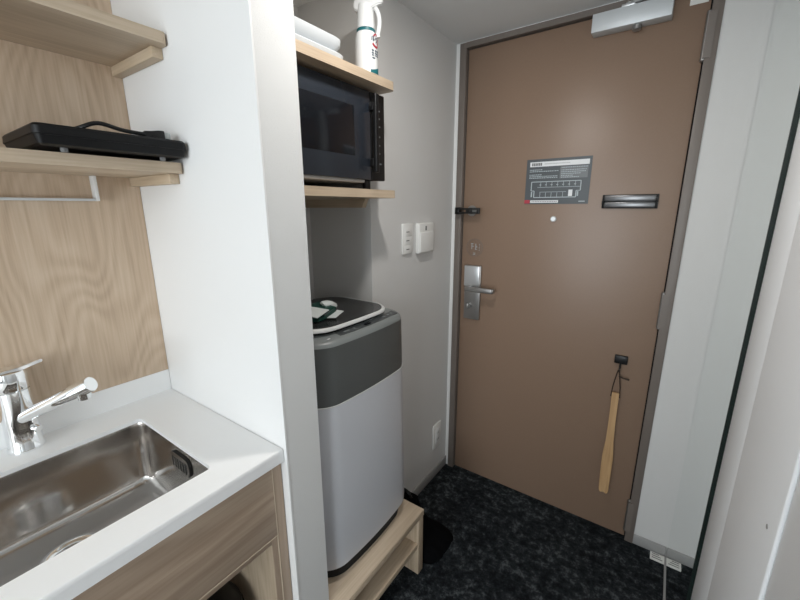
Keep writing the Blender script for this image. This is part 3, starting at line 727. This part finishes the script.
# white trays on the upper niche shelf
def tray(name, label, z0, z1, ins, xf, y1, y0=0.600, th=0.004):
    t = thing(name, label, 'tray', (-0.86, 0.72, z0), 'white trays on the upper niche shelf')
    x0 = -0.98; xf_, cx, cy = xf, (x0 + xf) / 2, (y0 + y1) / 2; hx, hy = (xf - x0) / 2, (y1 - y0) / 2
    bm = B(); rings = []
    for z, i, r in ((z0, ins, 0.02), (z0 + 0.003, ins * 0.6, 0.026), ((z0 + z1) / 2, 0.001, 0.03), (z1 - 0.004, 0.0, 0.03), (z1, 0.005, 0.028)):
        rings.append([Vector((p[0], p[1], z)) for p in rrect(cx, cy, hx - i, hy - i, r, 6)])
    loft(bm, rings); return obj('tray_shell', bm, 'tray', t, True), t
tray('shallow_tray', 'shallow white plastic tray flat on the upper niche shelf', 1.7745, 1.7915, 0.005, -0.764, 0.850)
tray('deep_tray', 'thicker white plastic tray stacked on the shallow one beside the spray bottle', 1.7942, 1.830, 0.020, -0.771, 0.849)

# spray bottle
BXc, BYc, BZ = -0.806, 0.978, 1.7745
sb = thing('spray_bottle', 'white trigger spray bottle with teal collar and red logo on the niche shelf', 'bottle', (BXc, BYc, BZ))
bm = B(); lathe(bm, (BXc, BYc, BZ), [(0.029, 0.0), (0.033, 0.004), (0.034, 0.03), (0.0335, 0.07), (0.032, 0.105), (0.028, 0.118), (0.024, 0.122)], 36); obj('bottle_body', bm, 'plastic_white', sb, True)
bm = B(); lathe(bm, (BXc, BYc, BZ), [(0.0262, 0.1185), (0.0272, 0.120), (0.0268, 0.127), (0.0255, 0.128)], 32); obj('collar', bm, 'teal', sb, True)
bm = B(); lathe(bm, (BXc, BYc, BZ), [(0.0262, 0.1285), (0.0258, 0.142), (0.0245, 0.160), (0.0240, 0.178), (0.0225, 0.190)], 32)
hd = obj('spray_head', bm, 'plastic_white', sb, True)
a = math.radians(25); ux, uy = math.cos(a), math.sin(a)
bm = B(); rg = []
for t, w, z0, z1 in ((-0.034, 0.010, 0.182, 0.200), (-0.024, 0.015, 0.172, 0.206), (0.0, 0.018, 0.170, 0.209), (0.026, 0.014, 0.180, 0.208), (0.040, 0.010, 0.188, 0.204), (0.052, 0.009, 0.189, 0.203)):
    c = Vector((BXc + ux * t, BYc + uy * t, BZ)); s_ = Vector((-uy, ux, 0))
    rg.append([c + s_ * w + Vector((0, 0, z0)), c - s_ * w + Vector((0, 0, z0)), c - s_ * w * 0.8 + Vector((0, 0, z1)), c + s_ * w * 0.8 + Vector((0, 0, z1))])
loft(bm, rg); bmesh.ops.bevel(bm, geom=bm.edges[:], offset=0.003, segments=2, affect='EDGES'); obj('nozzle_housing', bm, 'plastic_white', hd, True)
bm = B(); pts = [Vector((BXc + ux * u, BYc + uy * u, BZ + z)) for u, z in ((0.026, 0.186), (0.036, 0.172), (0.041, 0.152), (0.040, 0.132), (0.036, 0.114), (0.037, 0.106))]
tube(bm, catmull(pts, 4), 0.0065, 10); obj('trigger', bm, 'plastic_white', hd, True)
def cylpatch(bm, poly, r=0.0344):
    """polygon (arc metres, height) laid on the bottle, facing +x at 0."""
    vs = []
    for rr in (r, r + 0.0004):
        vs.append([Vector((BXc + rr * math.cos(u / r), BYc + rr * math.sin(u / r), BZ + (z - 0.05) * 1.15 + 0.058)) for u, z in poly])
    loft(bm, vs)
def cylstroke(bm, pts, w, r=0.0344):
    for (u0, z0), (u1, z1) in zip(pts, pts[1:]):
        d = math.hypot(u1 - u0, z1 - z0); nx, nz_ = -(z1 - z0) / d * w / 2, (u1 - u0) / d * w / 2
        cylpatch(bm, [(u0 + nx, z0 + nz_), (u0 - nx, z0 - nz_), (u1 - nx, z1 - nz_), (u1 + nx, z1 + nz_)], r)
bm = B()
for k in range(9):
    a0, a1 = math.radians(150 - 22 * k), math.radians(150 - 22 * (k + 1))
    w0 = 0.0035
    if k < 4 or k > 5: cylstroke(bm, [(0.004 + 0.012 * math.cos(a0), 0.083 + 0.013 * math.sin(a0)), (0.004 + 0.012 * math.cos(a1), 0.083 + 0.013 * math.sin(a1))], w0, 0.0341)
cylstroke(bm, [(-0.010, 0.074), (-0.004, 0.069), (0.006, 0.067), (0.014, 0.071)], 0.005, 0.0341)
obj('red_logo', bm, 'red', sb)
bm = B()
cylstroke(bm, [(-0.011, 0.090), (-0.013, 0.080)], 0.0022, 0.0341); cylstroke(bm, [(-0.007, 0.090), (-0.007, 0.080), (-0.003, 0.083)], 0.0022, 0.0341)
cylstroke(bm, [(0.000, 0.088), (0.002, 0.084)], 0.002, 0.0341); cylstroke(bm, [(0.004, 0.088), (0.005, 0.085)], 0.002, 0.0341); cylstroke(bm, [(0.010, 0.088), (0.008, 0.080), (0.003, 0.078)], 0.002, 0.0341)
obj('logo_letters', bm, 'navy', sb)
bm = B()
for u in (-0.010, 0.002, 0.012):
    cylstroke(bm, [(u - 0.004, 0.058), (u + 0.004, 0.058)], 0.002); cylstroke(bm, [(u - 0.004, 0.052), (u + 0.004, 0.052)], 0.002); cylstroke(bm, [(u, 0.061), (u, 0.046)], 0.002); cylstroke(bm, [(u - 0.004, 0.047), (u + 0.004, 0.047)], 0.0015)
cylstroke(bm, [(-0.012, 0.041), (-0.002, 0.041)], 0.003)
obj('blue_lettering', bm, 'navy', sb)
bm = B()
for k in range(10):
    u0, u1 = -0.018 + 0.0046 * k, -0.018 + 0.0046 * (k + 1)
    f = lambda u: 0.0235 - 0.0055 * math.cos((u + 0.018) * 60)
    cylpatch(bm, [(u0, 0.007), (u1, 0.007), (u1, f(u1) - 0.004), (u0, f(u0) - 0.004)])
obj('teal_band', bm, 'teal', sb)

# ------------------------------------------------------------------ stand and washing machine
SF, ST = -0.631, 0.278
st = thing('wooden_stand', 'low pale oak stand with a shelf under the washing machine', 'stand', (-0.88, 0.82, 0))
bx('top_board', 'oak', (-1.14, SF, YN + 0.006, 1.0535, 0.253, ST), st, 0.0012)
bx('shelf_board', 'oak', (-1.10, SF - 0.004, YN + 0.040, 1.0155, 0.126, 0.146), st, 0.001)
bx('side_panel', 'oak_z', (-1.14, SF - 0.001, 1.0157, 1.0495, 0.001, 0.2528), st, 0.001)
bx('side_panel', 'oak_z', (-1.14, SF - 0.001, YN + 0.008, YN + 0.0398, 0.001, 0.2528), st, 0.001)
bx('back_panel', 'oak', (-1.14, -1.125, YN + 0.0402, 1.0153, 0.03, 0.2528), st)

wm = thing('washing_machine', 'compact silver top-load washing machine with dark grey top on the oak stand', 'washing machine', (-0.9, 0.83, ST))
WCX, WCY, WHX, WHY = -0.902, 0.8300, 0.206, 0.2185
def wring(z, ins, r=0.078, bulge=0.015): return [Vector((p[0], p[1], z)) for p in rrect(WCX, WCY, WHX - ins, WHY - ins, r, 10, bulge)]
obj('base', loft(B(), [wring(ST + 0.001, 0.012), wring(0.328, 0.010)]), 'gap', wm, True)
obj('lower_body', loft(B(), [wring(0.3250, 0.010), wring(0.3255, 0.001), wring(0.331, -0.004), wring(0.35, -0.005), wring(0.60, -0.003), wring(0.8665, 0.0)]), 'washer_body', wm, True)
obj('band_trim', loft(B(), [wring(0.8667, 0.0005), wring(0.8672, -0.0012), wring(0.8708, -0.0012), wring(0.8712, 0.0005)]), 'lid_trim', wm, True)
obj('upper_housing', loft(B(), [wring(0.8714, 0.0), wring(0.95, 0.0005), wring(1.040, 0.002)], True, True), 'washer_grey', wm, True)
hs = obj('top_deck', loft(B(), [wring(1.0402, 0.0022), wring(1.048, 0.0045), wring(1.0535, 0.010), wring(1.0560, 0.019), wring(1.0600, 0.045), wring(1.0630, 0.07)]), 'washer_top', wm, True, 60)
# control strip on the front of the deck, following its slope
bm = B(); rows = []
def deckx(y, ins): return WCX + (WHX - ins) + 0.015 * (1 - ((y - WCY) / (WHY - ins)) ** 2)
up, lw = [], []
for k in range(13):
    y = 0.722 + (1.000 - 0.722) * k / 12
    up.append(Vector((deckx(y, 0.044), y, 1.0612))); lw.append(Vector((deckx(y, 0.022), y, 1.0577)))
ring = up + lw[::-1]
loft(bm, [[p - Vector((0, 0, 0.003)) for p in ring], ring]); cpn = obj('control_panel', bm, 'washer_panel', wm, True)
for y, w in ((0.755, 0.022), (0.785, 0.008), (0.930, 0.01), (0.955, 0.008), (0.975, 0.008)):
    x = deckx(y, 0.033); bx('button_mark', 'washer_top', (x - 0.004, x + 0.004, y - w / 2, y + w / 2, 1.0590, 1.0605), cpn)
x = deckx(0.842, 0.033); bx('display', 'black_gloss', (x - 0.006, x + 0.006, 0.83, 0.856, 1.0590, 1.0608), cpn)
bx('badge', 'sign_white', (deckx(0.68, 0.02) - 0.006, deckx(0.68, 0.02) - 0.002, 0.676, 0.686, 1.0565, 1.0580), wm)
# lid
LCX, LCY, LHX, LHY = -0.883, 0.8190, 0.152, 0.186
def lring(z, ins): return [Vector((p[0], p[1], z)) for p in rrect(LCX, LCY, LHX - ins, LHY - ins, 0.082, 10, 0.010)]
obj('lid_seal', loft(B(), [lring(1.058, 0.012), lring(1.0658, 0.010)]), 'gap', wm, True)
ld_ = obj('lid', loft(B(), [lring(1.066, 0.010), lring(1.0785, 0.0085), lring(1.0795, 0.012), lring(1.0780, 0.024), lring(1.0765, 0.06)]), 'lid', wm, True, 50)
bm = B(); loft(bm, [lring(1.0685, 0.0085), lring(1.0685, 0.003), lring(1.071, 0.000), lring(1.0770, 0.0005), lring(1.0798, 0.003), lring(1.0798, 0.0078)], False, False)
obj('lid_trim', bm, 'lid_trim', ld_, True, 50)

# green and white packet lying on the lid
pk = thing('foil_packet', 'crumpled green and white packet lying on the washing machine lid', 'packet', (-0.84, 0.77, 1.08))
random.seed(11)
bm = B()
pz = 1.0815
A = [Vector((-0.865, 0.690, pz)), Vector((-0.795, 0.715, pz)), Vector((-0.800, 0.800, pz)), Vector((-0.868, 0.795, pz))]
Bt = [v + Vector((random.uniform(-.006, .006), random.uniform(-.006, .006), hz)) for v, hz in zip(A, (0.022, 0.012, 0.026, 0.034))]
loft(bm, [A, Bt]); obj('pouch', bm, 'green_bag', pk)
bm = B()
t0 = [v + Vector((0, 0, 0.0005)) for v in (Bt[0], Bt[1])]
q = [t0[0], t0[1], Bt[1].lerp(Bt[2], 0.62) + Vector((0, 0, 0.003)), Bt[0].lerp(Bt[3], 0.5) + Vector((0, 0, 0.003))]
loft(bm, [q, [v + Vector((0, 0, 0.002)) for v in q]]); obj('pouch_label', bm, 'white_film', pk)
bm = B(); bmesh.ops.create_icosphere(bm, subdivisions=2, radius=1.0)
for v in bm.verts:
    k = 1 + random.uniform(-0.28, 0.28)
    v.co = Vector((-0.842 + v.co.x * 0.020 * k, 0.806 + v.co.y * 0.030 * k, pz + 0.026 + v.co.z * 0.013 * k - v.co.y * 0.010))
obj('crumpled_top', bm, 'white_film', pk)
bm = B(); q = [Vector((-0.800, 0.758, pz + 0.001)), Vector((-0.778, 0.775, pz + 0.001)), Vector((-0.782, 0.815, pz + 0.012)), Vector((-0.803, 0.808, pz + 0.014))]
loft(bm, [q, [v + Vector((0, 0, 0.0015)) for v in q]]); obj('torn_flap', bm, 'white_film', pk)

# black bundle on the floor behind the stand
bm = B(); random.seed(21); rings = []
for z, hx, hy, cx, cy in ((0.001, 0.122, 0.092, -0.715, 1.162), (0.02, 0.130, 0.098, -0.715, 1.164), (0.05, 0.106, 0.085, -0.722, 1.154), (0.10, 0.074, 0.060, -0.740, 1.130), (0.18, 0.052, 0.042, -0.748, 1.114), (0.232, 0.042, 0.034, -0.748, 1.110), (0.245, 0.03, 0.02, -0.746, 1.110)):
    rings.append([Vector((p[0] + random.uniform(-.004, .004), p[1] + random.uniform(-.003, .003), z)) for p in rrect(cx, cy, hx, hy, min(hx, hy) * 0.6, 5)])
loft(bm, rings)
bn = thing('black_bundle', 'slumped black fabric bundle on the carpet behind the oak stand', 'bag', (-0.735, 1.15, 0))
obj('bundle_body', bm, 'black_cloth', bn, True, 60)
bm = B(); tube(bm, catmull([(-0.775, 1.118, 0.235), (-0.765, 1.112, 0.262), (-0.735, 1.105, 0.262), (-0.715, 1.112, 0.215)], 5), 0.006, 8); obj('strap', bm, 'black', bn, True)
